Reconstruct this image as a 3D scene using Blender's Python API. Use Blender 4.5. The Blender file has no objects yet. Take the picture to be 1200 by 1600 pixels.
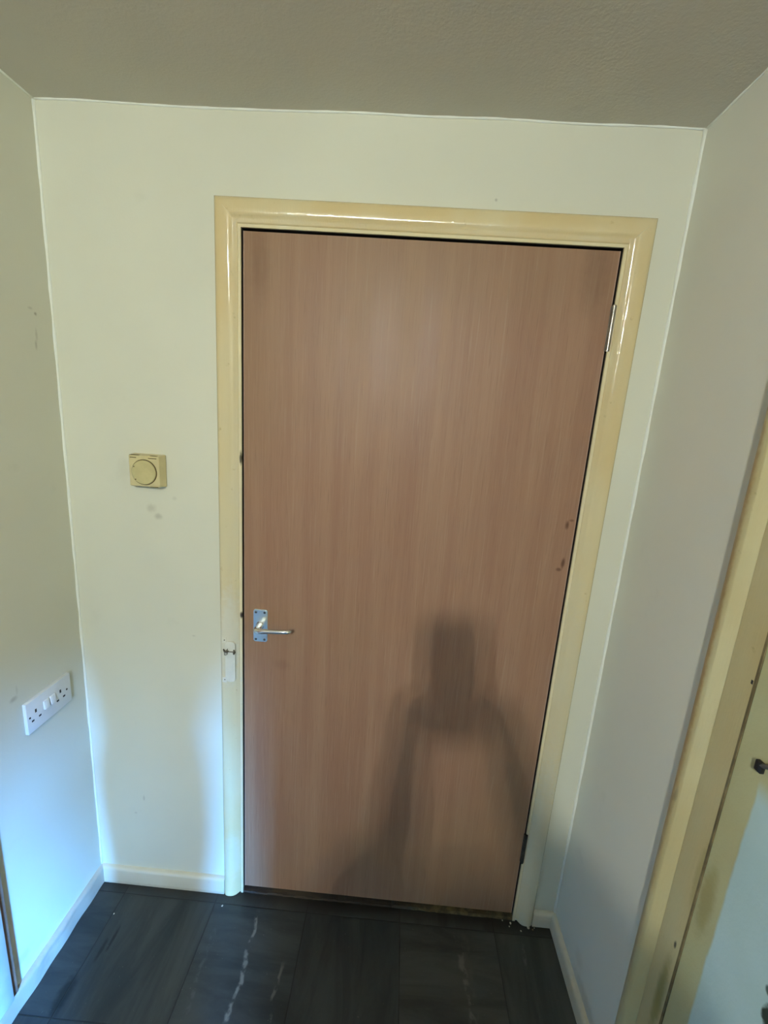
import bpy, bmesh, math, random
from mathutils import Vector, Matrix
C = bpy.context.scene.collection
scn = bpy.context.scene
random.seed(4)

# ------------------------------------------------------------------ camera
f_ = Vector((-0.03241712, 0.97677016, -0.21182348))
r_ = Vector((0.99667868, 0.0474329, 0.06619468))
u_ = Vector((-0.07470439, 0.20897411, 0.97506363))
CAM = Vector((0.9087, -1.1289, 1.5872))
cd = bpy.data.cameras.new('camera'); cam = bpy.data.objects.new('camera', cd); C.objects.link(cam)
cd.sensor_fit = 'HORIZONTAL'; cd.sensor_width = 36.0; cd.lens = 20.186
cd.clip_start = 0.01
M = Matrix((r_, u_, -f_)).transposed().to_4x4(); M.translation = CAM
cam.matrix_world = M
scn.camera = cam

# ------------------------------------------------------------------ sky outside the side window, exposure
SKY = 4500.0
OUT = 10.0
w = bpy.data.worlds.new('World'); scn.world = w; w.use_nodes = True
nt = w.node_tree; nt.nodes.clear()
wo = nt.nodes.new('ShaderNodeOutputWorld'); bg = nt.nodes.new('ShaderNodeBackground')
tc = nt.nodes.new('ShaderNodeTexCoord'); sx = nt.nodes.new('ShaderNodeSeparateXYZ')
cr = nt.nodes.new('ShaderNodeValToRGB')
nt.links.new(tc.outputs['Generated'], sx.inputs[0]); nt.links.new(sx.outputs['Z'], cr.inputs[0])
nt.links.new(cr.outputs[0], bg.inputs[0]); nt.links.new(bg.outputs[0], wo.inputs[0])
bg.inputs[1].default_value = SKY
e = cr.color_ramp.elements
k = OUT / SKY
e[0].position = 0.0; e[0].color = (0.50*k, 0.50*k, 0.38*k, 1)
e[1].position = 1.0; e[1].color = (0.01, 0.04, 0.10, 1)
a = cr.color_ramp.elements.new(0.135); a.color = (0.50*k, 0.50*k, 0.38*k, 1)
a = cr.color_ramp.elements.new(0.185); a.color = (0.09, 0.38, 1.0, 1)
a = cr.color_ramp.elements.new(0.228); a.color = (0.09, 0.38, 1.0, 1)
a = cr.color_ramp.elements.new(0.31); a.color = (0.02, 0.07, 0.16, 1)
scn.view_settings.view_transform = 'Standard'; scn.view_settings.look = 'None'
scn.view_settings.exposure = 0.0; scn.view_settings.gamma = 1.0
scn.view_settings.use_curve_mapping = False

LAMP = Vector((0.735, -2.08, 2.06)); LAMP_W = 300.0
WINX0, WINX1, WINZ0, WINZ1 = 2.50, 3.10, 0.95, 2.02      # window in the rear wall

# ------------------------------------------------------------------ helpers
W, H, REAR = 1.518, 2.2525, -6.2
FX0, FX1, LEND, REND = -2.2, 4.2, -1.36, -2.95      # unseen room behind the camera, its wall ends set to shape the light
def rotm(axis, ang): return Matrix.Rotation(ang, 4, axis)
def B(): return bmesh.new()
def box(bm, x0, x1, y0, y1, z0, z1, bev=0.0, seg=2):
    r = bmesh.ops.create_cube(bm, size=1.0)
    vs = r['verts']
    for v in vs:
        v.co = Vector(((x0+x1)/2 + v.co.x*(x1-x0), (y0+y1)/2 + v.co.y*(y1-y0), (z0+z1)/2 + v.co.z*(z1-z0)))
    if bev > 0:
        es = list({e for v in vs for e in v.link_edges})
        bmesh.ops.bevel(bm, geom=es, offset=bev, segments=seg, affect='EDGES', profile=0.5)
def frame(d):
    d = d.normalized(); a = Vector((0, 0, 1)) if abs(d.z) < 0.9 else Vector((1, 0, 0))
    s = d.cross(a).normalized(); return s, d.cross(s).normalized()
def tube(bm, pts, rad, n=14, flat=1.0, cap=True):
    pts = [Vector(p) for p in pts]
    if not isinstance(rad, (list, tuple)): rad = [rad]*len(pts)
    rings = []
    s, t = frame(pts[1]-pts[0])
    for i, p in enumerate(pts):
        d = (pts[min(i+1, len(pts)-1)] - pts[max(i-1, 0)]).normalized()
        s = (s - d*s.dot(d)).normalized(); t = d.cross(s)
        rings.append([bm.verts.new(p + s*math.cos(2*math.pi*k/n)*rad[i] + t*math.sin(2*math.pi*k/n)*rad[i]*flat) for k in range(n)])
    for a, b in zip(rings, rings[1:]):
        for k in range(n): bm.faces.new((a[k], a[(k+1) % n], b[(k+1) % n], b[k]))
    if cap: bm.faces.new(rings[0][::-1]); bm.faces.new(rings[-1])
def sweep(bm, prof, path, closed_ends=True):
    """prof: list of (s,t); path: list of functions mapping (s,t)->Vector"""
    rings = [[bm.verts.new(fn(s, t)) for s, t in prof] for fn in path]
    n = len(prof)
    for a, b in zip(rings, rings[1:]):
        for k in range(n): bm.faces.new((a[k], a[(k+1) % n], b[(k+1) % n], b[k]))
    if closed_ends: bm.faces.new(rings[0][::-1]); bm.faces.new(rings[-1])
def sphere(bm, c, rx, ry=None, rz=None, seg=24, rings=14):
    ry = ry or rx; rz = rz or rx
    r = bmesh.ops.create_uvsphere(bm, u_segments=seg, v_segments=rings, radius=1)
    for v in r['verts']: v.co = Vector((c[0]+v.co.x*rx, c[1]+v.co.y*ry, c[2]+v.co.z*rz))
def smooth_curve(pts, n=6):
    P = [Vector(p) for p in pts]; P = [P[0]] + P + [P[-1]]; o = []
    for i in range(1, len(P)-2):
        for j in range(n):
            t = j/n
            o.append(0.5*((2*P[i]) + (P[i+1]-P[i-1])*t + (2*P[i-1]-5*P[i]+4*P[i+1]-P[i+2])*t*t + (3*P[i]-P[i-1]-3*P[i+1]+P[i+2])*t**3))
    o.append(P[-2]); return o
def wloc(o):
    v = Vector(o.location)
    while o.parent: o = o.parent; v += Vector(o.location)
    return v
def obj(name, bm, mat, parent=None, smooth=False, kind=None, label=None, at=None):
    bmesh.ops.recalc_face_normals(bm, faces=bm.faces[:])
    base = wloc(parent) if parent else Vector((0, 0, 0))
    loc = Vector(at) - base if at is not None else Vector((0, 0, 0))
    for v in bm.verts: v.co -= base + loc
    me = bpy.data.meshes.new(name); bm.to_mesh(me); bm.free()
    me.materials.append(mat)
    if smooth:
        for p in me.polygons: p.use_smooth = True
        if smooth != 'all':
            try: me.set_sharp_from_angle(angle=math.radians(smooth if smooth is not True else 40))
            except Exception: pass
    o = bpy.data.objects.new(name, me); C.objects.link(o)
    o.parent = parent; o.location = loc
    if kind: o['kind'] = kind
    if label: o['label'] = label
    return o
def thing(name, label, cat, loc, group=None):
    o = bpy.data.objects.new(name, None); C.objects.link(o); o.location = loc; o.empty_display_size = .05
    o['label'] = label; o['category'] = cat
    if group: o['group'] = group
    return o
def setting(name, loc=(0, 0, 0), label=None):
    o = bpy.data.objects.new(name, None); C.objects.link(o); o.location = loc; o.empty_display_size = .05
    o['kind'] = 'structure'
    if label: o['label'] = label
    return o

# ------------------------------------------------------------------ node helpers
class NT:
    def __init__(s, name, origin=None):
        s.m = bpy.data.materials.new(name); s.m.use_nodes = True
        s.t = s.m.node_tree; s.b = s.t.nodes['Principled BSDF']; s.out = s.t.nodes['Material Output']
        s.tc = s.t.nodes.new('ShaderNodeTexCoord'); s.co = s.tc.outputs['Object']
        if origin:      # the part's own coordinates start at its parent's base
            n = s.t.nodes.new('ShaderNodeVectorMath'); n.operation = 'ADD'; s.L(s.co, n.inputs[0]); n.inputs[1].default_value = origin; s.co = n.outputs[0]
    def L(s, a, b): s.t.links.new(a, b)
    def _in(s, sock, v):
        if isinstance(v, (int, float)): sock.default_value = v
        elif isinstance(v, (tuple, list, Vector)):
            if len(sock.default_value) == 4 and len(v) == 3: v = tuple(v)+(1,)
            sock.default_value = v
        else: s.L(v, sock)
    def math(s, op, a, b=0.0, c=None, clamp=False):
        n = s.t.nodes.new('ShaderNodeMath'); n.operation = op; n.use_clamp = clamp
        s._in(n.inputs[0], a); s._in(n.inputs[1], b)
        if c is not None: s._in(n.inputs[2], c)
        return n.outputs[0]
    def xyz(s, v=None):
        n = s.t.nodes.new('ShaderNodeSeparateXYZ'); s.L(v or s.co, n.inputs[0]); return n.outputs
    def comb(s, x, y, z):
        n = s.t.nodes.new('ShaderNodeCombineXYZ'); s._in(n.inputs[0], x); s._in(n.inputs[1], y); s._in(n.inputs[2], z); return n.outputs[0]
    def mapped(s, sc, loc=(0, 0, 0), v=None):
        n = s.t.nodes.new('ShaderNodeMapping'); s.L(v or s.co, n.inputs[0]); n.inputs['Scale'].default_value = sc; n.inputs['Location'].default_value = loc
        return n.outputs[0]
    def noise(s, scale, detail=4, rough=.55, v=None, dist=0.0):
        n = s.t.nodes.new('ShaderNodeTexNoise'); s.L(v or s.co, n.inputs['Vector'])
        n.inputs['Scale'].default_value = scale; n.inputs['Detail'].default_value = detail; n.inputs['Roughness'].default_value = rough
        n.inputs['Distortion'].default_value = dist
        return n.outputs[0]
    def ss(s, v, lo, hi, a=0.0, b=1.0):
        n = s.t.nodes.new('ShaderNodeMapRange'); n.interpolation_type = 'SMOOTHSTEP'
        s._in(n.inputs['Value'], v); n.inputs['From Min'].default_value = lo; n.inputs['From Max'].default_value = hi
        n.inputs['To Min'].default_value = a; n.inputs['To Max'].default_value = b
        return n.outputs[0]
    def mix(s, f, a, b, blend='MIX'):
        n = s.t.nodes.new('ShaderNodeMix'); n.data_type = 'RGBA'; n.blend_type = blend
        s._in(n.inputs[0], f); s._in(n.inputs[6], a); s._in(n.inputs[7], b); return n.outputs[2]
    def blob(s, c, rad, soft=.7, dist=0.0):
        """1 inside an ellipsoid (radii rad) about c, noisy edge"""
        n = s.t.nodes.new('ShaderNodeVectorMath'); n.operation = 'SUBTRACT'; s.L(s.co, n.inputs[0]); n.inputs[1].default_value = c
        m = s.t.nodes.new('ShaderNodeVectorMath'); m.operation = 'DIVIDE'; s.L(n.outputs[0], m.inputs[0]); m.inputs[1].default_value = rad
        q = s.t.nodes.new('ShaderNodeVectorMath'); q.operation = 'LENGTH'; s.L(m.outputs[0], q.inputs[0])
        v = q.outputs['Value']
        if dist: v = s.math('ADD', v, s.math('MULTIPLY', s.math('SUBTRACT', s.noise(60, 4), .5), dist))
        return s.ss(v, 1.0-soft, 1.0+soft*.3, 1.0, 0.0)
    def bump(s, h, strength=.2, dist=.002):
        n = s.t.nodes.new('ShaderNodeBump'); n.inputs['Strength'].default_value = strength; n.inputs['Distance'].default_value = dist
        s._in(n.inputs['Height'], h); s.L(n.outputs[0], s.b.inputs['Normal'])
    def done(s, col=None, rough=None, metal=None, spec=None, coat=None):
        if col is not None: s._in(s.b.inputs['Base Color'], col)
        if rough is not None: s._in(s.b.inputs['Roughness'], rough)
        if metal is not None: s._in(s.b.inputs['Metallic'], metal)
        if spec is not None: s._in(s.b.inputs['Specular IOR Level'], spec)
        if coat is not None: s._in(s.b.inputs['Coat Weight'], coat); s.b.inputs['Coat Roughness'].default_value = .08
        return s.m

def wall_mat(name, col, spots=(), grain=.12, rough=.75):
    n = NT(name)
    c = n.mix(n.ss(n.noise(1.6, 3), .3, .7), tuple(x*.97 for x in col), tuple(min(1, x*1.03) for x in col))
    c = n.mix(n.ss(n.noise(9, 5), .62, .8), c, tuple(x*.93 for x in col))
    for (ctr, rad, amt, sc) in spots:
        c = n.mix(n.math('MULTIPLY', n.blob(ctr, rad, .8, .9), amt), c, sc)
    n.bump(n.math('ADD', n.noise(180, 3), n.math('MULTIPLY', n.noise(25, 3), 1.5)), grain, .0015)
    return n.done(c, rough, spec=.3)
STAIN = (.16, .13, .075)
WALLC = (.66, .65, .52)
m_wall_back = wall_mat('painted plaster back', WALLC, [
    ((.232, 0, 1.305), (.016, .02, .013), .22, STAIN), ((.250, 0, 1.282), (.013, .02, .010), .30, STAIN),
    ((.298, 0, 1.336), (.008, .02, .006), .12, STAIN), ((1.08, 0, 2.094), (.004, .02, .004), .4, STAIN),
    ((.16, 0, .34), (.004, .02, .012), .25, STAIN), ((.13, 0, .28), (.005, .02, .004), .25, STAIN), ((.34, 0, .93), (.006, .02, .003), .2, STAIN)])
m_wall_left = wall_mat('painted plaster left', (.62, .61, .50), [
    ((0, -.053, 1.778), (.02, .005, .005), .6, STAIN), ((0, -.066, 1.788), (.02, .008, .004), .25, STAIN),
    ((0, -.056, 1.730), (.02, .004, .016), .25, STAIN), ((0, -.060, 1.705), (.02, .004, .012), .35, STAIN),
    ((0, -.234, .852), (.02, .012, .008), .35, STAIN), ((0, -.222, .872), (.02, .004, .016), .15, STAIN), ((0, -.30, .12), (.02, .03, .02), .15, STAIN)])
m_wall_right = wall_mat('painted plaster right', (.70, .69, .575), [
    ((1.518, -.24, .07), (.02, .10, .03), .35, (.3, .25, .15)), ((1.518, -.17, .12), (.02, .03, .03), .12, STAIN)])
m_wall_rear = wall_mat('painted plaster rear', (.74, .70, .60))
m_ceil = wall_mat('ceiling paint', (.60, .56, .46), [], .35, .85)
m_bead = wall_mat('white highlight bead', (.80, .81, .72), [], .1)

def gloss_paint(name, base, warm, spots=(), rough=.13, bump=.42):
    n = NT(name)
    v = n.noise(3.0, 4, v=n.mapped((1, 1, .45)))
    c = n.mix(n.ss(v, .35, .68), base, warm)
    c = n.mix(n.ss(n.noise(45, 5), .66, .8), c, tuple(x*.75 for x in warm))
    for (ctr, rad, amt, sc) in spots:
        c = n.mix(n.math('MULTIPLY', n.blob(ctr, rad, .6, .8), amt), c, sc)
    n.bump(n.math('ADD', n.noise(22, 3), n.math('MULTIPLY', n.noise(260, 2, v=n.mapped((1, 1, .12))), .5)), bump, .0015)
    return n.done(c, rough, spec=.5)
m_gloss = gloss_paint('yellowed gloss paint', (.66, .58, .36), (.63, .49, .25), [
    ((.452, -.02, .95), (.040, .05, .16), .9, (.68, .66, .53)), ((.452, -.02, .16), (.05, .05, .10), .4, (.62, .60, .44)),
    ((1.42, -.02, .25), (.06, .05, .45), .6, (.58, .57, .46)), ((1.42, -.02, .8), (.06, .05, .4), .4, (.60, .57, .42)),  # greyer lower spots put the shaded, blue-lit casing foot into the colour
    ((.424, 0, 2.066), (.006, .03, .006), .9, (.05, .035, .02))])
m_lining = gloss_paint('cream lining paint', (.74, .66, .44), (.70, .60, .36), [((.483, 0, 1.46), (.004, .02, .02), .9, (.04, .03, .02)), ((.483, 0, 1.01), (.005, .02, .012), .95, (.03, .015, .01))])
m_skirt = gloss_paint('skirting paint', (.64, .60, .47), (.58, .53, .39), [
    ((0, -.33, .03), (.05, .12, .05), .35, (.35, .30, .22)), ((0, -.22, .05), (.05, .06, .02), .25, (.4, .36, .28)),
    ((.3, 0, .0), (.5, .05, .012), .4, (.35, .3, .2)), ((1.5, -.3, .02), (.05, .3, .04), .5, (.42, .38, .26))], .35)
m_skirt_l = gloss_paint('greyed skirting paint', (.50, .46, .38), (.44, .40, .32), [((0, -.33, .03), (.05, .12, .05), .45, (.28, .25, .20)), ((0, -.20, .05), (.05, .08, .012), .4, (.30, .27, .22)), ((0, -.08, .055), (.05, .05, .02), .3, (.36, .32, .25))], .35)  # left skirting's base greyed to hold down the blue daylight on it
m_gloss_dirt_shade = gloss_paint('yellowed gloss paint dirt and shade', (.58, .54, .32), (.52, .43, .21), [
    ((1.50, -.370, 1.2), (.05, .016, .65), .85, (.34, .21, .08)), ((1.50, -.37, .55), (.05, .014, .30), .5, (.34, .28, .17)),  # tall brown spot paints shade on the casing's rounded outer edge
    ((1.50, -.45, .48), (.05, .014, .12), .7, (.22, .2, .05)), ((1.50, -.455, .62), (.05, .004, .01), .95, (.03, .03, .02)),
    ((1.50, -.466, .80), (.05, .012, .09), .5, (.30, .24, .08)), ((1.50, -.385, .90), (.05, .006, .02), .5, (.25, .2, .12)),
    ((1.50, -.43, .7), (.05, .02, .5), .25, (.5, .5, .32))], .3)

def door_mat():
    n = NT('sapele laminate', (.4885, 0, .026))
    v1 = n.noise(1.0, 5, .6, n.mapped((26, 26, .9)))
    v2 = n.noise(1.0, 4, .65, n.mapped((170, 170, 5)))
    v3 = n.noise(1.0, 3, .5, n.mapped((420, 420, 14), (3, 1, 2)))
    c = n.mix(n.ss(v1, .3, .7), (.275, .146, .090), (.325, .190, .118))
    c = n.mix(n.math('MULTIPLY', n.ss(v2, .52, .75), .55), c, (.36, .235, .155))
    c = n.mix(n.math('MULTIPLY', n.ss(v3, .55, .75), .35), c, (.17, .088, .052))
    c = n.mix(n.math('MULTIPLY', n.ss(n.noise(1.3, 2), .45, .7), .35), c, (.25, .165, .08))
    for ctr, rad, amt in [((1.357, 0, 1.343), (.006, .02, .014), .75), ((1.367, 0, 1.357), (.008, .02, .004), .5),
                          ((1.362, 0, 1.238), (.006, .02, .018), .8), ((1.353, 0, 1.219), (.009, .02, .006), .65),
                          ((.60, 0, .86), (.03, .02, .02), .15), ((.53, 0, 1.93), (.03, .02, .1), .2), ((1.33, 0, 1.95), (.04, .02, .1), .25)]:
        c = n.mix(n.math('MULTIPLY', n.blob(ctr, rad, .7, .6), amt), c, (.075, .03, .014))
    n.bump(n.math('ADD', v2, v3), .12, .0006)
    return n.done(c, n.ss(v1, .3, .7, .42, .52), spec=.35)
m_door = door_mat()
def plain(name, col, rough=.5, metal=0.0, var=.06, spec=.5, scale=30):
    n = NT(name)
    c = n.mix(n.ss(n.noise(scale, 4), .35, .7), tuple(x*(1-var) for x in col), tuple(min(1, x*(1+var)) for x in col))
    n.bump(n.noise(scale*6, 2), .05, .0005)
    return n.done(c, rough, metal, spec)
m_lip = plain('door edge lipping', (.40, .25, .18), .45)
m_dark = plain('dark gap shade', (.012, .008, .006), .9)  # near-black that puts the shade of the door gap into the colour
m_thresh = None
def thresh_mat():
    n = NT('old threshold timber')
    c = n.mix(n.ss(n.noise(1, 5, .6, n.mapped((5, 60, 60))), .35, .7), (.018, .012, .008), (.055, .035, .017))
    c = n.mix(n.ss(n.xyz()[0], .98, 1.10), c, n.mix(n.ss(n.noise(40, 4), .4, .65), (.06, .043, .017), (.13, .098, .038)))
    n.bump(n.noise(70, 5), .6, .004)
    return n.done(c, .8)
m_thresh = thresh_mat()
m_alu = plain('satin aluminium', (.80, .87, .86), .28, .9, .03)
m_alu_lever = plain('polished aluminium', (.80, .80, .78), .2, .95, .03)
m_steel = plain('hinge steel', (.36, .34, .30), .28, .9, .15)
m_steel_dark = plain('dark hinge steel', (.07, .06, .045), .5, .6, .3)  # darker steel for the lower hinge
m_screw = plain('screw recess', (.10, .12, .13), .35, .8)
m_thermo = plain('yellowed thermostat plastic', (.60, .52, .28), .38, 0, .06)
m_thermo_dial = plain('thermostat dial plastic', (.54, .47, .23), .34, 0, .06)
m_thermo_dark = plain('thermostat dark brown', (.10, .07, .015), .7)  # flat dark brown for slots, ring, marks and back plate
m_socket = plain('white socket plastic', (.66, .68, .68), .28, 0, .02)
m_rocker = plain('white rocker plastic', (.76, .78, .78), .2, 0, .02)
m_hole = plain('socket hole black', (.012, .012, .014), .7)
m_whitefill = plain('white keep plate paint', (.68, .66, .54), .35, 0, .05)
m_hook = plain('tarnished catch metal', (.10, .085, .06), .5, .5, .4, scale=200)
m_black = plain('black latch plastic', (.012, .012, .013), .4, 0, .1)
m_flake = plain('paint flake', (.62, .58, .46), .8, 0, .15, scale=200)
m_flake_d = plain('brown grit', (.25, .18, .09), .8, 0, .2, scale=200)
m_board = plain('pale painted board', (.66, .68, .60), .4, 0, .06, scale=12)

def floor_mat():
    n = NT('dark marbled vinyl tiles')
    x, y, z = n.xyz()
    T = .3035
    u = n.math('DIVIDE', n.math('SUBTRACT', x, .103), T); v = n.math('DIVIDE', n.math('SUBTRACT', y, -.0425), T)
    iu = n.math('FLOOR', u); iv = n.math('FLOOR', v)
    par = n.math('PINGPONG', n.math('ADD', iu, iv), 1.0)
    ju = n.math('ADD', u, 0); fu = n.math('FRACT', u); fv = n.math('FRACT', v)
    off = n.math('MULTIPLY', iu, 7.31); off2 = n.math('MULTIPLY', iv, 3.77)
    a = n.comb(n.math('ADD', n.math('MULTIPLY', x, 15), off), n.math('ADD', n.math('MULTIPLY', y, 3.0), off2), off)
    b = n.comb(n.math('ADD', n.math('MULTIPLY', x, 3.0), off2), n.math('ADD', n.math('MULTIPLY', y, 15), off), off)
    na = n.noise(1, 6, .65, a, .6); nb = n.noise(1, 6, .65, b, .6)
    g = n.math('ADD', n.math('MULTIPLY', na, par), n.math('MULTIPLY', nb, n.math('SUBTRACT', 1.0, par)))
    base = n.mix(n.ss(g, .3, .72), (.013, .018, .020), (.038, .044, .043))
    base = n.mix(n.math('MULTIPLY', n.ss(g, .70, .84), .4), base, (.085, .09, .08))
    base = n.mix(n.math('MULTIPLY', n.ss(x, 1.010, 1.014), .5), base, n.mix(n.ss(g, .3, .72), (.030, .033, .030), (.075, .078, .070)))   # tiles paler from here to the right
    # scuffs
    warp = n.math('MULTIPLY', n.math('SUBTRACT', n.noise(11, 3), .5), .05)
    xw = n.math('ADD', x, warp)
    def streak(cx, wd, y0, y1, amt, col, base, slope=0.0):
        d = n.math('ABSOLUTE', n.math('SUBTRACT', n.math('ADD', xw, n.math('MULTIPLY', y, slope)), cx))
        m1 = n.ss(d, wd*.3, wd, 1, 0)
        m2 = n.math('MULTIPLY', n.ss(y, y0, y0+.04), n.ss(y, y1-.03, y1, 1, 0))
        m = n.math('MULTIPLY', n.math('MULTIPLY', m1, m2), n.ss(n.noise(38, 3), .42, .6))
        return n.mix(n.math('MULTIPLY', m, amt), base, col)
    base = streak(.556, .008, -.42, -.045, .75, (.17, .17, .15), base)
    base = streak(.668, .007, -.46, -.17, .6, (.15, .15, .13), base)
    base = streak(.44, .010, -.50, -.10, .35, (.09, .095, .09), base)
    base = streak(1.19, .011, -.5, -.05, .7, (.13, .13, .115), base, .10)
    base = streak(1.22, .020, -.30, -.04, .35, (.08, .08, .07), base)
    base = streak(1.40, .006, -.14, -.06, .7, (.11, .11, .10), base)
    for c_, r_2 in (((.147, -.165, 0), (.0055, .036, .05)), ((.131, -.196, 0), (.0065, .032, .05)), ((.10, -.30, 0), (.02, .05, .05))):
        base = n.mix(n.math('MULTIPLY', n.blob(c_, r_2, .6, .9), .9), base, (.002, .003, .003))
    base = n.mix(n.math('MULTIPLY', n.ss(n.noise(150, 2), .70, .78), .6), base, (.16, .15, .12))
    # joints
    du = n.math('MINIMUM', fu, n.math('SUBTRACT', 1.0, fu)); dv = n.math('MINIMUM', fv, n.math('SUBTRACT', 1.0, fv))
    d = n.math('MINIMUM', du, dv)
    jw = n.math('ADD', -.001, n.math('MULTIPLY', n.noise(6, 2), .009))
    j = n.ss(n.math('SUBTRACT', d, jw), -.002, .004, 1, 0)
    base = n.mix(n.math('MULTIPLY', j, .75), base, (.003, .003, .003))
    # darker brown towards the threshold
    base = n.mix(n.math('MULTIPLY', n.ss(n.math('ADD', y, n.math('MULTIPLY', n.noise(14, 4), .02)), -.045, .0), .7), base, (.016, .012, .008))
    n.bump(n.math('ADD', n.math('MULTIPLY', g, .6), n.math('MULTIPLY', j, -1.5)), .35, .002)
    return n.done(base, n.ss(g, .3, .75, .34, .55), spec=.42)
m_floor = floor_mat()

def leaf2_mat():
    # yellowed old lock stile, newer pale green-white paint from the brushed edge on
    n = NT('two tone painted door', (W, -.472, .01))
    x, y, z = n.xyz()
    yy = n.math('ADD', y, n.math('MULTIPLY', n.math('SUBTRACT', n.noise(14, 3), .5), .012))
    pale = n.math('MULTIPLY', n.ss(yy, -.524, -.518, 1, 0), n.ss(n.math('ADD', z, n.math('MULTIPLY', n.noise(8), .04)), 1.04, 1.10, 1, 0))
    old = n.mix(n.ss(n.noise(4, 4), .35, .7), (.50, .50, .28), (.46, .42, .22))
    old = n.mix(n.math('MULTIPLY', n.blob((1.516, -.490, .78), (.05, .018, .09), .6, .6), .6), old, (.30, .24, .08))
    new = n.mix(n.ss(n.noise(6, 4), .35, .7), (.46, .62, .60), (.51, .67, .66))
    new = n.mix(n.math('MULTIPLY', n.blob((1.514, -.632, .755), (.05, .012, .022), .35, 1.2), .95), new, (.02, .025, .01))
    new = n.mix(n.math('MULTIPLY', n.blob((1.514, -.624, .790), (.05, .008, .008), .35, 1.0), .9), new, (.03, .05, .04))
    n.bump(n.math('ADD', n.noise(150, 2), n.math('MULTIPLY', pale, .8)), .2, .0015)
    return n.done(n.mix(pale, old, new), .35, spec=.4)
m_leaf2 = leaf2_mat()

# ------------------------------------------------------------------ shell
TH = .12
bm = B(); box(bm, FX0-TH, FX1+TH, REAR-TH, .6, -.1, 0); obj('floor', bm, m_floor, kind='structure')
def hz(x, y): return .0012*math.sin(x*7+1)*math.sin(y*5+.6) + .0010*math.sin(x*19+y*3) - .0035*math.exp(-((x-.40)/.11)**2)*math.exp(-(y/.4)**2)
# ceiling: a fine grid with a gentle, hand-plastered wave
bm = B()
nx, ny = 110, 110
g = [[bm.verts.new((x, y, H + hz(x, y))) for y in [REAR-TH + (TH*2+.0-REAR)*j/ny for j in range(ny+1)]] for x in [FX0-TH + (FX1-FX0+2*TH)*i/nx for i in range(nx+1)]]
for i in range(nx):
    for j in range(ny): bm.faces.new((g[i][j], g[i+1][j], g[i+1][j+1], g[i][j+1]))
r = bmesh.ops.extrude_face_region(bm, geom=bm.faces[:])
for v in [v for v in r['geom'] if isinstance(v, bmesh.types.BMVert)]: v.co.z = H+.1
obj('ceiling', bm, m_ceil, smooth=30, kind='structure')
OX0, OX1, OZ = .479, 1.390, 2.015           # front doorway in the masonry
bm = B()
box(bm, -TH, OX0, 0, TH, 0, H+.05); box(bm, OX1, W+TH, 0, TH, 0, H+.05); box(bm, OX0, OX1, 0, TH, OZ, H+.05)
obj('wall_back', bm, m_wall_back, kind='structure')
bm = B(); box(bm, .3, 1.6, .42, .5, 0, H+.05); box(bm, .22, .3, TH, .5, 0, H+.05); box(bm, 1.6, 1.68, TH, .5, 0, H+.05); box(bm, .3, 1.6, TH, .42, 2.1, 2.2)  # unseen box added behind the door to stop light leaking through its gaps
obj('wall_light_stop', bm, m_dark, kind='structure')
bm = B(); box(bm, -TH, 0, LEND, 0, 0, H+.05)
obj('wall_left', bm, m_wall_left, kind='structure')
D2A, D2B, D2Z = -.412, -1.292, 2.06         # doorway in the right wall
bm = B()
box(bm, W, W+TH, D2A, 0, 0, H+.05); box(bm, W, W+TH, D2B, D2A, D2Z, H+.05); box(bm, W, W+TH, REND, D2B, 0, H+.05)
obj('wall_right', bm, m_wall_right, kind='structure')
bm = B(); box(bm, FX0, -TH, LEND, LEND+TH, 0, H+.05); obj('wall_front_left', bm, m_wall_rear, kind='structure')
bm = B(); box(bm, W+TH, FX1, REND, REND+TH, 0, H+.05); obj('wall_front_right', bm, m_wall_rear, kind='structure')
bm = B(); box(bm, FX0-TH, FX0, REAR-TH, LEND+TH, 0, H+.05); obj('wall_far_left', bm, m_wall_rear, kind='structure')
bm = B(); box(bm, FX1, FX1+TH, REAR-TH, REND+TH, 0, H+.05); obj('wall_far_right', bm, m_wall_rear, kind='structure')
bm = B()
box(bm, FX0, WINX0, REAR-TH, REAR, 0, H+.05); box(bm, WINX1, FX1, REAR-TH, REAR, 0, H+.05)
box(bm, WINX0, WINX1, REAR-TH, REAR, 0, WINZ0); box(bm, WINX0, WINX1, REAR-TH, REAR, WINZ1, H+.05)
obj('wall_rear', bm, m_wall_rear, kind='structure')

# white beads added to draw thin highlights along the corners
def bead(name, pts, rad):
    bm = B()
    P = []
    a, b = Vector(pts[0]), Vector(pts[1]); n = 60
    rr = []
    for i in range(n+1):
        p = a.lerp(b, i/n)
        if a.z > 2.2 and b.z > 2.2: p.z += hz(p.x, p.y)
        P.append(p); rr.append(rad*(1 + .22*math.sin(i*1.7)+.15*random.uniform(-1, 1)))
    tube(bm, P, rr, 8); obj(name, bm, m_bead, smooth='all', kind='structure')
bead('trim_4', [(.0005, -.0005, .06), (.0005, -.0005, H-.003)], .0042)
bead('trim_5', [(W-.0005, -.0005, .05), (W-.0005, -.0005, H-.003)], .0050)
bead('trim_6', [(0, -.0005, H-.001), (W, -.0005, H-.001)], .0026)
bead('trim_7', [(.0005, -1.5, H-.001), (.0005, 0, H-.001)], .0026)
bead('trim_8', [(W-.0005, -1.5, H-.001), (W-.0005, 0, H-.001)], .0026)

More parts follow.
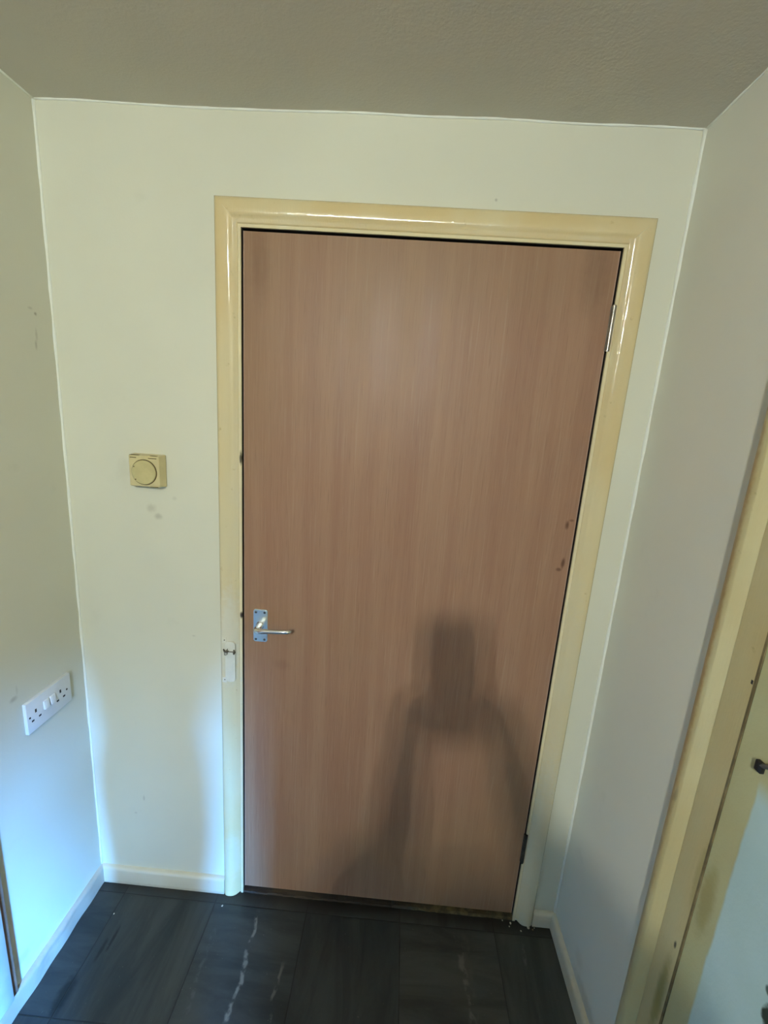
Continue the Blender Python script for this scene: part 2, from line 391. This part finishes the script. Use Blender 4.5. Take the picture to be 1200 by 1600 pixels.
# baseboards
SK = [(0, 0), (.0145, 0), (.0145, .050), (.0125, .056), (.008, .0595), (0, .0600)]
bm = B(); sweep(bm, SK, [lambda s, t: Vector((.0, -s, t)), lambda s, t: Vector((.4245, -s, t))]); obj('baseboard_back', bm, m_skirt, kind='structure', smooth=40)
SK2 = [(s, t*.88) for s, t in SK]
bm = B(); sweep(bm, SK2, [lambda s, t: Vector((1.446, -s, t)), lambda s, t: Vector((W, -s, t))]); obj('baseboard_back_right', bm, m_skirt, kind='structure', smooth=40)
bm = B()
def wob(y): return .0012*math.sin(y*60)+.0009*math.sin(y*23+1)
sweep(bm, SK, [(lambda yy: (lambda s, t: Vector((s + (wob(yy) if s > 0 else 0), yy, t))))(-i*.02) for i in range(68)])
obj('baseboard_left', bm, m_skirt_l, kind='structure', smooth=40)
bm = B(); sweep(bm, SK2, [lambda s, t: Vector((W-s, 0, t)), lambda s, t: Vector((W-s, -.365, t))]); obj('baseboard_right', bm, m_skirt, kind='structure', smooth=40)
bm = B(); sweep(bm, SK2, [lambda s, t: Vector((W-s, -1.345, t)), lambda s, t: Vector((W-s, REND, t))]); obj('baseboard_right_rear', bm, m_skirt, kind='structure', smooth=40)

# casing of the front door: rounded architrave, mitred
IX0, IX1, IZ = .478, 1.392, 2.016
PR = [(0, 0), (0, .005), (.003, .0075), (.008, .0095), (.014, .013), (.021, .0165), (.029, .0185), (.037, .0190), (.044, .0182), (.049, .0158), (.0525, .012), (.054, .007), (.054, 0)]
bm = B()
sweep(bm, PR, [lambda s, t: Vector((IX0-s, -t, .0)), lambda s, t: Vector((IX0-s, -t, .02+.0)), lambda s, t: Vector((IX0-s, -t, IZ+s)),
               lambda s, t: Vector((IX1+s, -t, IZ+s)), lambda s, t: Vector((IX1+s, -t, 0))])
# rounded, splintered feet
for v in bm.verts:
    if v.co.z < .001:
        if v.co.x < 1: v.co.z = .001 + max(0, (v.co.x-.458)/.02)**2*.010
        else: v.co.z = .004 + max(0, (1.412-v.co.x)/.02)**2*.012
trim1 = obj('trim_1', bm, m_gloss, kind='structure', smooth=35)
for s in (0, 1):     # raised paint ridge along each mitre
    bm = B(); x0 = IX0 if s == 0 else IX1; sg = -1 if s == 0 else 1
    tube(bm, [(x0+sg*.010, -.0108, IZ+.010), (x0+sg*.020, -.0160, IZ+.020), (x0+sg*.032, -.0188, IZ+.032)], [.0005, .0010, .0004], 6)
    obj('mitre_ridge', bm, m_lining, trim1, smooth='all')
# lining (jamb) with its lighter edge
bm = B()
LP = [(-.0072, .0035), (.001, .0035), (.001, -.002), (-.0072, -.002)]
sweep(bm, LP, [lambda s, t: Vector((IX0-s-.0, -t, 0)), lambda s, t: Vector((IX0-s, -t, IZ+s)), lambda s, t: Vector((IX1+s, -t, IZ+s)), lambda s, t: Vector((IX1+s, -t, 0))])
obj('lining', bm, m_lining, trim1, label='paler door lining edge')
bm = B()
SP = [(-.0068, -.002), (.001, -.002), (.001, -TH), (-.0068, -TH)]
sweep(bm, SP, [lambda s, t: Vector((IX0-s, -t, 0)), lambda s, t: Vector((IX0-s, -t, IZ+s)), lambda s, t: Vector((IX1+s, -t, IZ+s)), lambda s, t: Vector((IX1+s, -t, 0))])
obj('rebate', bm, m_dark, trim1, label='door rebate darkened for gap shade and grime')
bm = B()
SP = [(-.020, -.042), (.0, -.042), (.0, -.075), (-.020, -.075)]
sweep(bm, SP, [lambda s, t: Vector((IX0-s, -t, 0)), lambda s, t: Vector((IX0-s, -t, IZ+s)), lambda s, t: Vector((IX1+s, -t, IZ+s)), lambda s, t: Vector((IX1+s, -t, 0))])
obj('door_stop', bm, m_dark, trim1)
# old catch on the left casing
bm = B()
pl = [(-.0125, -.062), (.0125, -.062), (.0125, .045), (.0095, .058), (.002, .066), (-.006, .064), (-.0125, .050)]
def plate(bm, outline, cx, cz, y0, y1):
    a = [bm.verts.new((cx+px, y0, cz+pz)) for px, pz in outline]; b = [bm.verts.new((cx+px, y1, cz+pz)) for px, pz in outline]
    n = len(a); bm.faces.new(a); bm.faces.new(b[::-1])
    for k in range(n): bm.faces.new((a[k], b[k], b[(k+1) % n], a[(k+1) % n]))
def rrect(w, h, r, n=5):
    o = []
    for cx, cy, a0 in ((w/2-r, h/2-r, 0), (-w/2+r, h/2-r, 90), (-w/2+r, -h/2+r, 180), (w/2-r, -h/2+r, 270)):
        for k in range(n+1):
            t = math.radians(a0+90*k/n); o.append((cx+r*math.cos(t), cy+r*math.sin(t)))
    return o
plate(bm, [(x, -z) for x, z in rrect(.029, .128, .010)], .4555, .868, -.015, -.0196)
obj('keep_plate', bm, m_whitefill, trim1, label='white painted worn keep plate')
for cz in (.936, .809):
    bm = B(); plate(bm, rrect(.0125, .0165, .0012), .4385, cz, -.010, -.0205)
    t = obj('fixing_pad', bm, m_whitefill, trim1)
    bm = B(); tube(bm, [(.4395, -.0200, cz+.001), (.4395, -.0212, cz+.001)], .0017, 10); obj('screw', bm, m_hook, t)
bm = B()
tube(bm, [(.436, -.0205, .908), (.440, -.0215, .902), (.446, -.0215, .900), (.452, -.021, .903)], [.0016, .0030, .0038, .0022], 8)
tube(bm, [(.447, -.0215, .902), (.447, -.0215, .906), (.449, -.0205, .910)], [.0025, .0018, .0008], 8)
tube(bm, [(.466, -.0195, .893), (.4675, -.0200, .900), (.4665, -.0195, .908)], [.0022, .0042, .0016], 8)
tube(bm, [(.452, -.0203, .901), (.460, -.0200, .901), (.466, -.0195, .901)], [.0012, .0014, .0016], 8)
tube(bm, [(.4395, -.0205, .899), (.4395, -.0205, .889), (.4440, -.0207, .890), (.448, -.0207, .893), (.448, -.0207, .899)], .0009, 8)
obj('broken_catch', bm, m_hook, trim1, smooth='all', label='dark tarnished broken catch')
bm = B(); sphere(bm, (.4438, -.0203, .8945), .0026, .0012, .0026, 12, 8); obj('screw', bm, m_whitefill, trim1, smooth='all')
bm = B(); sphere(bm, (1.4215, -.0195, 1.855), .0030, .0022, .0042, 12, 8); obj('glint_bump', bm, m_gloss, trim1, smooth='all')  # small bump added to stand for the lamp's glint on the casing

# ------------------------------------------------------------------ front door
DX0, DX1, DZ0, DZ1 = .4895, 1.3800, .026, 2.0025
door1 = setting('door_1', (DX0, 0, DZ0), 'closed flush reddish brown wood-grain door with a silver lever handle')
bm = B(); box(bm, DX0+.002, DX1-.002, .0015, .0405, DZ0, DZ1); obj('door_panel', bm, m_door, door1)
bm = B(); box(bm, DX0, DX0+.0024, .0008, .041, DZ0, DZ1, .0006, 1); box(bm, DX1-.0024, DX1, .0008, .041, DZ0, DZ1, .0006, 1)
obj('edge_lipping', bm, m_lip, door1, label='paler pinkish edge strip')
def hinge(z0, z1, mat, r=.0046):
    bm = B(); x = 1.3835; y = -.0040
    n = 5; L = (z1-z0)/n
    for k in range(n):
        tube(bm, [(x, y, z0+k*L+.0004), (x, y, z0+(k+1)*L-.0004)], r, 16)
    tube(bm, [(x, y, z0-.0015), (x, y, z1+.0015)], r*.8, 12)
    box(bm, x-.0055, x, .0, .0012, z0, z1); box(bm, x, x+.006, -.0045, -.0033, z0, z1)
    return obj('hinge', bm, mat, door1, smooth=40)
hinge(1.782, 1.884, m_steel); hinge(.240, .347, m_steel_dark, .0052)['label'] = 'dark lower hinge'
# lever handle on its back plate
HC = (.5378, .981)
bm = B(); plate(bm, rrect(.0405, .100, .0065), HC[0], HC[1], .0015, -.0018); plate(bm, rrect(.0375, .097, .0055), HC[0], HC[1], -.0018, -.0034)
hp = obj('door_handle', bm, m_alu, door1, smooth=30, at=(HC[0], 0, HC[1]), label='silver aluminium lever handle on plate')
for sx_, sz_ in ((-.0125, .042), (.0125, .042), (-.0125, -.042), (.0125, -.042)):
    bm = B(); sphere(bm, (HC[0]+sx_, -.0034, HC[1]+sz_), .0036, .0013, .0036, 14, 8)
    box(bm, HC[0]+sx_-.0028, HC[0]+sx_+.0028, -.0050, -.0040, HC[1]+sz_-.0004, HC[1]+sz_+.0004)
    obj('screw', bm, m_screw, hp, smooth=40)
bm = B()
zc = .9835
tube(bm, [(HC[0], -.003, zc), (HC[0], -.0055, zc), (HC[0], -.0065, zc)], [.0125, .0120, .010], 24)
pts = smooth_curve([(HC[0], -.004, zc), (HC[0], -.020, zc), (HC[0]+.001, -.036, zc+.002), (HC[0]+.010, -.0465, zc+.0045), (.575, -.0490, .9905), (.610, -.0490, .9925), (.628, -.0460, .9925), (.634, -.0400, .9920)], 6)
n_ = len(pts)
tube(bm, pts, [.0104 - .0040*min(1, i/(n_*.6)) for i in range(n_)], 18, 1.0)
obj('lever', bm, m_alu_lever, hp, smooth=50)

# ------------------------------------------------------------------ threshold
bm = B()
random.seed(9)
N = 90
top = []
for i in range(N+1):
    x = OX0+.002 + (OX1-OX0-.004)*i/N
    dz = .0095 + .0014*math.sin(i*.9)+random.uniform(-.0010, .0010) if x > .99 else .004+.002*math.sin(i*.7)+random.uniform(-.001, .001)
    yf = .000 + random.uniform(-.0010, .0010)
    top.append([bm.verts.new((x, yf-.002, 0.0)), bm.verts.new((x, yf, dz)), bm.verts.new((x, .035, dz+.001)), bm.verts.new((x, .11, .010)), bm.verts.new((x, .11, 0))])
for a, b in zip(top, top[1:]):
    for k in range(5): bm.faces.new((a[k], a[(k+1) % 5], b[(k+1) % 5], b[k]))
bm.faces.new(top[0]); bm.faces.new(top[-1][::-1])
obj('trim_9', bm, m_thresh, kind='structure', label='worn dark timber threshold under the door')

# flakes and grit, each a crumb of its own
def flake(x, y, s, label, mat, group=None, sub=0):
    bm = B(); bmesh.ops.create_icosphere(bm, subdivisions=1, radius=s)
    rnd = random.Random(int(x*1e4)+int(-y*1e4))
    for v in bm.verts: v.co = Vector((v.co.x*rnd.uniform(.6, 1.3), v.co.y*rnd.uniform(.6, 1.3), v.co.z*rnd.uniform(.35, .6)))
    mz = min(v.co.z for v in bm.verts)
    for v in bm.verts: v.co += Vector((x, y, -mz))
    o = obj('paint_flake', bm, mat, at=(x, y, 0)); o['label'] = label; o['category'] = 'paint flake'
    if group: o['group'] = group
G = 'paint flakes and grit at the foot of the door'
flake(.433, -.050, .0034, 'white paint flake on the dark tiles below the left door casing', m_flake, G)
flake(.107, -.103, .0022, 'tiny pale flake on the tile near the left skirting corner', m_flake, G)
flake(1.432, -.020, .0046, 'largest white flake on the tiles below the right door casing', m_flake, G)
flake(1.377, -.012, .0038, 'pale flake at the right end of the worn timber threshold', m_flake, G)
flake(1.385, .002, .0044, 'brownish crumb between the right casing foot and the door bottom', m_flake_d, G)
flake(1.371, -.022, .0024, 'small pale flake in front of the right end of the threshold', m_flake, G)
flake(1.406, -.031, .0026, 'small flake lying out on the tile before the right casing foot', m_flake, G)
flake(1.446, -.024, .0028, 'grey flake beside the largest one under the short right skirting', m_flake_d, G)
flake(1.352, -.006, .0022, 'thin pale sliver along the front edge of the threshold', m_flake, G)
flake(1.452, -.019, .0018, 'tiny crumb against the foot of the short right skirting', m_flake, G)

# ------------------------------------------------------------------ thermostat
T0 = (.227, 0, 1.412)
th = thing('thermostat', 'yellowed square room thermostat with a round dial on the wall left of the door', 'thermostat', (.229, 0, 1.37))
def frustum(bm, cx, cz, w0, h0, w1, h1, y0, y1, r):
    a = [bm.verts.new((cx+px, y0, cz+pz)) for px, pz in rrect(w0, h0, r)]; b = [bm.verts.new((cx+px, y1, cz+pz)) for px, pz in rrect(w1, h1, r)]
    n = len(a); bm.faces.new(a); bm.faces.new(b[::-1])
    for k in range(n): bm.faces.new((a[k], b[k], b[(k+1) % n], a[(k+1) % n]))
TX, TZ = .2365, 1.4105
bm = B(); frustum(bm, TX, TZ, .084, .084, .083, .083, -.0, -.005, .002); obj('back_plate', bm, m_thermo_dark, th, label='dark shadow-gap back plate')
bm = B(); frustum(bm, TX, TZ, .086, .086, .0815, .0815, -.003, -.030, .0025); frustum(bm, TX, TZ, .0815, .0815, .079, .079, -.030, -.0315, .0025)
obj('cover', bm, m_thermo, th, smooth=30)
bm = B(); tube(bm, [(TX, -.0312, TZ-.003), (TX, -.0326, TZ-.003)], .0325, 48); tube(bm, [(TX, -.0315, TZ-.003), (TX, -.0322, TZ-.003)], .034, 48)
obj('dial_ring', bm, m_thermo_dark, th, smooth=40, label='brown ring around the dial')
bm = B(); tube(bm, [(TX, -.0312, TZ-.003), (TX, -.0350, TZ-.003), (TX, -.0362, TZ-.003)], [.0318, .0318, .0300], 48)
for k in range(7):
    t = math.radians(118+k*17)
    box(bm, TX+.0275*math.cos(t)-.0007, TX+.0275*math.cos(t)+.0007, -.0366, -.0360, TZ-.003+.0275*math.sin(t)-.002, TZ-.003+.0275*math.sin(t)+.002)
dl = obj('dial', bm, m_thermo_dial, th, smooth=30)
for t, r in ((150, .0285), (222, .0290)):
    bm = B(); t = math.radians(t); sphere(bm, (TX+r*math.cos(t), -.0364, TZ-.003+r*math.sin(t)), .0019, .0006, .0016, 10, 6); obj('pointer_mark', bm, m_thermo_dark, dl)

for x0, x1, y0, y1, z0, z1 in ((-.037, -.020, -.0320, -.0310, .0335, .0355), (.012, .034, -.0320, -.0310, .0335, .0355), (-.0385, -.014, -.0312, -.0200, .0405, .0415),
                               (.016, .034, -.0312, -.0220, .0405, .0415), (.014, .034, -.0312, -.0220, -.0417, -.0405)):
    bm = B(); box(bm, TX+x0, TX+x1, y0, y1, TZ+z0, TZ+z1); obj('vent_slot', bm, m_thermo_dark, th)

# ------------------------------------------------------------------ double socket on the left wall
sk = thing('wall_socket', 'white double plug socket low on the left wall', 'socket', (0, -.141, .736))
Y0, Y1, Z0, Z1 = -.214, -.068, .735, .822
bm = B(); box(bm, 0, .0095, Y0, Y1, Z0, Z1, .0012, 2); obj('faceplate', bm, m_socket, sk, smooth=30)
def rocker(yc):
    bm = B(); box(bm, .008, .0128, yc-.0085, yc+.0085, .772, .796, .0012, 2)
    for v in bm.verts:
        if v.co.x > .011: v.co.x += (v.co.z-.784)*-.10 + .0008
    obj('rocker_switch', bm, m_rocker, sk, smooth=30)
rocker(-.1545); rocker(-.1335)
def hole(y, z, wy, wz):
    bm = B(); box(bm, .0085, .0099, y-wy/2, y+wy/2, z-wz/2, z+wz/2); obj('pin_hole', bm, m_hole, sk)
for yc in (-.1870, -.1055):
    hole(yc, .7875, .0050, .0095); hole(yc-.0110, .7655, .0075, .0048); hole(yc+.0110, .7655, .0075, .0048)
for yc in (-.206, -.0835):
    bm = B(); tube(bm, [(.0085, yc, .779), (.0101, yc, .779)], .0028, 12); obj('fixing_screw', bm, m_hole, sk)

# ------------------------------------------------------------------ board on the left wall (edge of a doorway casing)
bm = B(); box(bm, 0, .016, -.43, -.350, .0605, 2.06, .002, 2); box(bm, 0, .016, -1.28, -1.20, .0605, 2.06, .002, 2); box(bm, 0, .016, -1.28, -.350, 2.06, 2.12, .002, 2)
obj('trim_3', bm, m_board, kind='structure', smooth=30)
bm = B(); box(bm, 0, .0105, -.3495, -.334, .0605, 2.10); obj('trim_10', bm, plain('brown shadow strip', (.20, .12, .085), .7, 0, .15), kind='structure')  # brown strip standing in for the board's shadow on the wall

bm = B(); box(bm, 0, .006, -1.20, -.43, .012, 2.06)
door3 = setting('door_3', (0, -.43, .012)); obj('door_panel', bm, m_door, door3)  # unseen door, brown wood picked to cut bounced light

# ------------------------------------------------------------------ right door
bm = B()
PR2 = [(0, 0), (0, .0045), (.003, .0068), (.010, .0110), (.018, .0165), (.021, .0183), (.026, .0190), (.032, .0188), (.036, .0170), (.042, .0155), (.046, .0125), (.048, .008), (.048, 0)]
ya, yb, zt = D2A, D2B, D2Z
sweep(bm, PR2, [lambda s, t: Vector((W-t, ya+s, 0)), lambda s, t: Vector((W-t, ya+s, zt+s)), lambda s, t: Vector((W-t, yb-s, zt+s)), lambda s, t: Vector((W-t, yb-s, 0))])
trim2 = obj('trim_2', bm, m_gloss_dirt_shade, kind='structure', smooth=35)
bm = B()
LP2 = [(-.055, .0050), (-.001, .0050), (-.001, -TH), (-.055, -TH)]
sweep(bm, LP2, [lambda s, t: Vector((W-t, ya+s, 0)), lambda s, t: Vector((W-t, ya+s, zt+s)), lambda s, t: Vector((W-t, yb-s, zt+s)), lambda s, t: Vector((W-t, yb-s, 0))])
obj('frame', bm, m_gloss_dirt_shade, trim2)
bm = B(); box(bm, W-.0052, W-.0046, -.4655, -.4615, 1.199, 1.206); obj('nail_hole', bm, m_hole, trim2)
door2 = setting('door_2', (W, -.472, .01), 'pale green-white painted door in the right wall')
bm = B(); box(bm, W-.0035, W+.038, -1.232, -.4712, .01, 2.0, .0015, 2); obj('door_panel', bm, m_leaf2, door2)
bm = B(); box(bm, W-.0052, W+.02, -.4712, -.4668, .01, 2.0); obj('gap_shade_line', bm, plain('brown shade in the gap', (.17, .13, .06), .8, 0, .3), trim2)  # brown strip put in the gap to draw its shade
bm = B(); box(bm, W-.0105, W-.003, -.5240, -.5110, 1.079, 1.097, .0015, 2)
lt = obj('latch', bm, m_black, door2, smooth=30, label='black plastic latch with a grey arm')
bm = B(); tube(bm, [(W-.007, -.520, 1.092), (W-.009, -.535, 1.102), (W-.010, -.565, 1.122)], [.0036, .0040, .0050], 12); obj('arm', bm, plain('dark grey arm', (.09, .09, .09), .4), lt, smooth=40)

# ------------------------------------------------------------------ window in the rear wall behind the camera
win = setting('window_1', ((WINX0+WINX1)/2, REAR-.06, WINZ0))
bm = B(); t = .04; y0, y1 = REAR-.09, REAR-.03
box(bm, WINX0, WINX0+t, y0, y1, WINZ0, WINZ1, .003, 1); box(bm, WINX1-t, WINX1, y0, y1, WINZ0, WINZ1, .003, 1)
box(bm, WINX0+t, WINX1-t, y0, y1, WINZ0, WINZ0+t, .003, 1); box(bm, WINX0+t, WINX1-t, y0, y1, WINZ1-t, WINZ1, .003, 1)
obj('window_frame', bm, m_board, win, smooth=30)
g_ = NT('window glass')
tr = g_.t.nodes.new('ShaderNodeBsdfTransparent'); gl = g_.t.nodes.new('ShaderNodeBsdfGlossy'); gl.inputs['Roughness'].default_value = .02
mx = g_.t.nodes.new('ShaderNodeMixShader'); mx.inputs[0].default_value = .06
g_.L(tr.outputs[0], mx.inputs[1]); g_.L(gl.outputs[0], mx.inputs[2]); g_.L(mx.outputs[0], g_.out.inputs['Surface'])
bm = B(); box(bm, WINX0+t, WINX1-t, REAR-.062, REAR-.058, WINZ0+t, WINZ1-t); obj('pane', bm, g_.m, win)
bm = B(); box(bm, WINX0+.001, WINX1-.001, REAR-.03, REAR+.03, WINZ0, WINZ0+.022, .004, 2); obj('window_sill', bm, m_board, win, smooth=30)
pd = bpy.data.lights.new('window_daylight', 'AREA'); pd.shape = 'RECTANGLE'; pd.size = WINX1-WINX0; pd.size_y = WINZ1-WINZ0; pd.cycles.is_portal = True
po = bpy.data.objects.new('window_daylight', pd); C.objects.link(po)
po.location = ((WINX0+WINX1)/2, REAR-.10, (WINZ0+WINZ1)/2); po.rotation_euler = (math.radians(90), 0, 0)

# ------------------------------------------------------------------ ceiling lamp behind the camera
lp = thing('ceiling_lamp', 'bare bulb on a short white flex hanging from the ceiling behind the camera', 'lamp', (LAMP.x, LAMP.y, H))
bm = B(); tube(bm, [(LAMP.x, LAMP.y, H+.002), (LAMP.x, LAMP.y, H-.012), (LAMP.x, LAMP.y, H-.018)], [.038, .036, .012], 28); obj('ceiling_rose', bm, m_rocker, lp, smooth=40)
bm = B(); tube(bm, [(LAMP.x, LAMP.y, H-.015), (LAMP.x, LAMP.y, LAMP.z+.075)], .003, 8); obj('flex', bm, m_rocker, lp)
bm = B(); tube(bm, [(LAMP.x, LAMP.y, LAMP.z+.085), (LAMP.x, LAMP.y, LAMP.z+.035)], [.014, .017], 20); obj('lamp_holder', bm, m_rocker, lp, smooth=40)
bn = NT('lit bulb'); bn.b.inputs['Emission Color'].default_value = (1, .9, .7, 1); bn.b.inputs['Emission Strength'].default_value = 8; bn.done((.9, .9, .85), .3)
bm = B(); sphere(bm, LAMP, .024, .024, .030); tube(bm, [(LAMP.x, LAMP.y, LAMP.z+.02), (LAMP.x, LAMP.y, LAMP.z+.036)], [.018, .013], 18); obj('bulb', bm, bn.m, lp, smooth='all')
ld = bpy.data.lights.new('bulb_light', 'POINT'); ld.energy = LAMP_W; ld.color = (.97, 1.0, .90); ld.shadow_soft_size = .032
lo = bpy.data.objects.new('bulb_light', ld); C.objects.link(lo); lo.parent = lp; lo.location = LAMP - Vector((LAMP.x, LAMP.y, H))

# ------------------------------------------------------------------ the photographer, whose shadow falls on the door
m_skin = plain('skin', (.48, .29, .20), .5, 0, .05)
m_top = plain('dark jumper', (.045, .05, .07), .9, 0, .1)
m_trs = plain('dark trousers', (.03, .03, .035), .9, 0, .1)
m_hair = plain('dark hair', (.03, .02, .014), .6, 0, .3)
m_shoe = plain('black shoe', (.02, .02, .02), .5)
m_phone = plain('black phone case', (.02, .02, .022), .35)
def P_(a, b, c): return CAM + r_*a + u_*b + f_*c       # phone frame
def skin_obj(name, verts, edges, radii, mat, parent=None, root=0, sub=2):
    me = bpy.data.meshes.new(name); me.from_pydata([tuple(v) for v in verts], edges, [])
    me.materials.append(mat); o = bpy.data.objects.new(name, me); C.objects.link(o)
    md = o.modifiers.new('skin', 'SKIN'); md.use_smooth_shade = True
    for i, rr in enumerate(radii):
        rr = rr if isinstance(rr, tuple) else (rr, rr); me.skin_vertices[0].data[i].radius = rr
        me.skin_vertices[0].data[i].use_root = (i == root)
    s = o.modifiers.new('sub', 'SUBSURF'); s.levels = sub; s.render_levels = sub
    if parent:
        o.parent = parent; o.location = -wloc(parent)
    return o
V, E_, R_ = [], [], []
def av(p, r, prev=None):
    V.append(Vector(p)); R_.append(r); i = len(V)-1
    if prev is not None: E_.append((prev, i))
    return i
BX, BY = .862, -1.68
pel = av((BX, BY, .86), (.135, .10))
wst = av((BX, BY+.01, .99), (.115, .085), pel); cht = av((BX, BY+.02, 1.16), (.135, .095), wst)
upc = av((BX, BY+.02, 1.28), (.11, .075), cht); nk = av((BX, BY+.03, 1.365), .048, upc)
nk2 = av((BX, BY+.045, 1.405), .045, nk); hd = av((BX, BY+.06, 1.47), (.066, .080), nk2); hd2 = av((BX, BY+.06, 1.535), (.072, .088), hd); hd3 = av((BX, BY+.055, 1.585), (.045, .060), hd2)
nose = av((BX, BY+.150, 1.490), .010, hd)
for sgn in (-1, 1):
    hip = av((BX+sgn*.078, BY, .80), .080, pel); kn = av((BX+sgn*.066, BY+.02, .45), .055, hip); cf = av((BX+sgn*.060, BY-.01, .32), .050, kn)
    an = av((BX+sgn*.056, BY-.02, .08), .034, cf); to = av((BX+sgn*.064, BY+.12, .045), .030, an)
EL = {-1: Vector((.730, -1.45, 1.235)), 1: Vector((1.15, -1.45, 1.27))}
for sgn in (-1, 1):
    sh = av((BX+sgn*.165, BY+.02, 1.285), .058, upc)
    el = av(EL[sgn], .041, sh)
    wx = -.060 if sgn < 0 else .034
    wr = av(P_(wx+sgn*.034, -.235, -.072), .034, el)
    pm = av(P_(wx+sgn*.026, -.165, -.050), (.024, .032), wr)
    for j in range(4):
        up = -.098-.0165*j
        k1 = av(P_(wx+sgn*.020, up, -.016), .0085, pm)
        k2 = av(P_(wx+sgn*.014, up+.002, .002), .0078, k1)
        k3 = av(P_(wx-sgn*(.006-.003*abs(j-1)), up+.003, .0035), .0070, k2)
    t1 = av(P_(wx+sgn*.010, -.118, -.040), .0105, pm); t2 = av(P_(wx-sgn*.010, -.098, -.028), .009, t1)
person = skin_obj('person', V, E_, R_, m_skin)
person['label'] = 'person in dark clothes standing behind the camera, holding up a phone'; person['category'] = 'person'
# clothes as children
V, E_, R_ = [], [], []
a = av((BX, BY, .88), (.142, .116)); b = av((BX, BY+.01, .99), (.135, .108), a); c = av((BX, BY+.02, 1.16), (.152, .112), b); d = av((BX, BY+.02, 1.28), (.125, .09), c); av((BX, BY+.028, 1.35), .062, d)
for sgn in (-1, 1):
    sh = av((BX+sgn*.165, BY+.02, 1.285), .072, d); el = av(EL[sgn], .080 if sgn < 0 else .064, sh)
    wx = -.060 if sgn < 0 else .034
    av(EL[sgn].lerp(P_(wx+sgn*.034, -.235, -.072), .93), .056 if sgn < 0 else .048, el)
skin_obj('jumper', V, E_, R_, m_top, person)
V, E_, R_ = [], [], []
a0 = av((BX, BY+.008, .96), (.118, .095)); a = av((BX, BY, .87), (.128, .105), a0)
for sgn in (-1, 1):
    h = av((BX+sgn*.072, BY, .76), .082, a); kk = av((BX+sgn*.066, BY+.02, .45), .074, h); av((BX+sgn*.058, BY-.015, .10), .058, kk)
skin_obj('trousers', V, E_, R_, m_trs, person)
for sgn in (-1, 1):
    bm = B(); sphere(bm, (BX+sgn*.029, BY+.136, 1.515), .011, .008, .007, 14, 8); obj('eye', bm, m_hole, person, smooth='all')
    bm = B(); sphere(bm, (BX+sgn*.074, BY+.055, 1.50), .010, .018, .028, 14, 8); obj('ear', bm, m_skin, person, smooth='all')
bm = B(); sphere(bm, (BX, BY+.132, 1.452), .022, .010, .005, 14, 8); obj('mouth', bm, plain('lips', (.32, .13, .10), .5), person, smooth='all')
bm = B(); sphere(bm, (BX, BY+.045, 1.545), .082, .098, .078)
for v in list(bm.verts):
    if v.co.y > BY+.09 and v.co.z < 1.56: bm.verts.remove(v)
obj('hair', bm, m_hair, person, smooth='all')
for sgn in (-1, 1):
    bm = B(); box(bm, BX+sgn*.062-.042, BX+sgn*.062+.042, BY-.08, BY+.17, 0, .075, .03, 4); obj('shoe', bm, m_shoe, person, smooth='all')
# the phone, held just behind the lens position
ph = thing('phone', 'black phone held up in both hands behind the camera', 'phone', tuple(P_(-.019, -.0655, -.010)))
bm = B()
o_ = rrect(.082, .160, .010)
A_ = [bm.verts.new(P_(-.014+x, -.0670+y, -.0055)) for x, y in o_]; B_ = [bm.verts.new(P_(-.014+x, -.0670+y, -.0135)) for x, y in o_]
bm.faces.new(A_); bm.faces.new(B_[::-1])
for k in range(len(A_)): bm.faces.new((A_[k], B_[k], B_[(k+1) % len(A_)], A_[(k+1) % len(A_)]))
obj('body', bm, m_phone, ph)
bm = B(); tube(bm, [P_(0, 0, -.0056), P_(0, 0, -.0040)], .007, 18); obj('lens', bm, m_black, ph)
